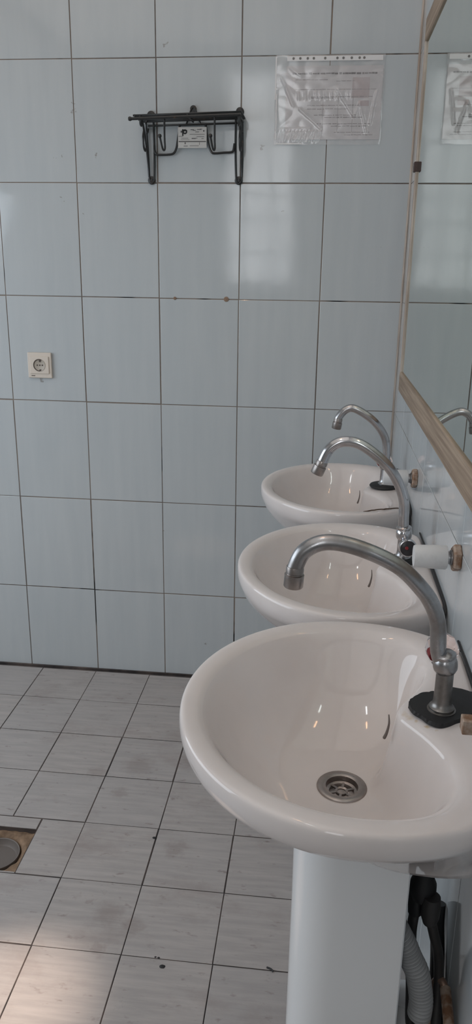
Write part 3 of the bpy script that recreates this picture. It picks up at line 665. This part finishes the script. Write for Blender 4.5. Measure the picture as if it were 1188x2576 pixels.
for x in (-.353, -.334, -.313, -.296, -.264, -.230, -.213, -.190, -.168, -.155):
    bm = BM(); add_lathe(bm, [(0, 0), (.0034, 0), (.0034, .0004), (0, .0004)], (x, -.0046, 1.9795), (0, -1, 0), 14)
    local(obj('punch_hole', bm, m_hole, ns), ns)

# ------------------------------------------------------------ power socket
sk = thing('power_socket', 'square cream wall socket with a round recess on the tiled end wall', 'socket', loc=(-1.149, 0, 1.101))
def skp(n, b, m): return local(obj(n, b, m, sk), sk)
SX, SZ = -1.149, 1.101
bm = BM(); add_box(bm, (SX, -.0045, SZ), (.080, .009, .082), bev=.0025); skp('outer_plate', bm, m_cream)
bm = BM(); add_box(bm, (SX, -.0098, SZ + .001), (.064, .005, .056), bev=.002); skp('inner_frame', bm, m_cream)
bm = BM(); add_lathe(bm, [(0, .0052), (.0175, .0052), (.0192, .0062), (.0200, .0062), (.0205, .0050), (.0192, .0045)], (SX, -.0072, SZ + .001), (0, -1, 0), 40); skp('round_recess', bm, m_creamd)
bm = BM()
for dx in (-.0085, 0.0, .0085): add_lathe(bm, [(0, 0), (.0024, 0), (.0024, .0006), (0, .0006)], (SX + dx + .002, -.0124, SZ + .001), (0, -1, 0), 14)
add_box(bm, (SX + .003, -.0128, SZ + .0145), (.006, .0008, .0065)); add_box(bm, (SX + .003, -.0128, SZ - .0145), (.006, .0008, .004)); add_box(bm, (SX - .023, -.0093, SZ - .0335), (.012, .0008, .0022))
P = [(SX + .0185 * math.cos(a), -.0130, SZ + .001 + .0185 * math.sin(a)) for a in [PI * .35 + PI * 1.2 * k / 16 for k in range(17)]]
add_tube(bm, P, .0014, 6); skp('socket_marks', bm, newmat('socket_dark', (.07, .05, .04), .6))  # dark contact holes, small bars and an arc along the recess edge

# ------------------------------------------------------------ small things on wall and floor
for x, s_, lab in ((-.701, .0042, 'small brown plugged screw hole in the grout, the left one below the rack'), (-.539, .0068, 'larger brown plugged screw hole in the grout, the right one below the rack')):
    bm = BM(); add_lathe(bm, [(0, .0032), (s_ * .4, .003), (s_ * .5, .0015), (s_ * .9, .0022), (s_ * 1.15, .0012), (s_ * 1.2, -.001), (0, -.001)], (x, 0, 1.3195), (0, -1, 0), 11)
    tag(obj('wall_plug', bm, newmat('wall_plug_filler', (.30, .21, .15), .9)), lab, 'wall plug', 'plugged screw holes in the end wall')
def chip(x, y, s, lab):
    bm = BM(); r = bmesh.ops.create_icosphere(bm, subdivisions=2, radius=1)
    for v in bm.verts:
        k = 1 + .35 * noise.noise(v.co * 1.7 + Vector((x * 50, y * 50, 0))); v.co = Vector((v.co.x * s * k, v.co.y * s * .75 * k, abs(v.co.z) * s * .35 if v.co.z > -.2 else 0))
        v.co += Vector((x, y, 0))
    tag(obj('debris', bm, m_rubber), lab, 'debris', 'black crumbs on the floor')
chip(-.512, -1.227, .0065, 'largest black crumb on the floor, left of the nearest pedestal')
chip(-.610, -.846, .0055, 'black crumb lying on the tile joint beside the floor drain')
chip(-.531, -1.205, .0026, 'tiny black crumb next to the largest one on the floor')
chip(-.524, -1.206, .0030, 'small black crumb between the tiny and the largest one')
bm = BM(); add_tube(bm, [(-.292, -1.203, .0015), (-.283, -1.207, .0025), (-.278, -1.212, .0015)], .0018, 6, smooth=3); tag(obj('debris', bm, m_rubber), 'thin black splinter on the tile joint close to the nearest pedestal', 'debris', 'black crumbs on the floor')

# ------------------------------------------------------------ ceiling lamps (seen only as glints)
for x, y, m_, lab in ((-.72, -1.95, m_tubew, 'white tube lamp on the ceiling, farther from the tiled end wall'), (-.70, -1.32, m_tubeo, 'warm tube lamp on the ceiling, nearer the tiled end wall')):
    lt = thing('ceiling_lamp', lab, 'lamp', 'tube lamps on the ceiling', (x, y, ZC))
    bm = BM(); add_box(bm, (x, y, ZC - .015), (.07, .34, .03), bev=.004); local(obj('lamp_housing', bm, m_plaster, lt), lt)
    bm = BM(); add_tube(bm, [(x, y - .15, ZC - .045), (x, y + .15, ZC - .045)], .016, 14); local(obj('tube', bm, m_, lt), lt)
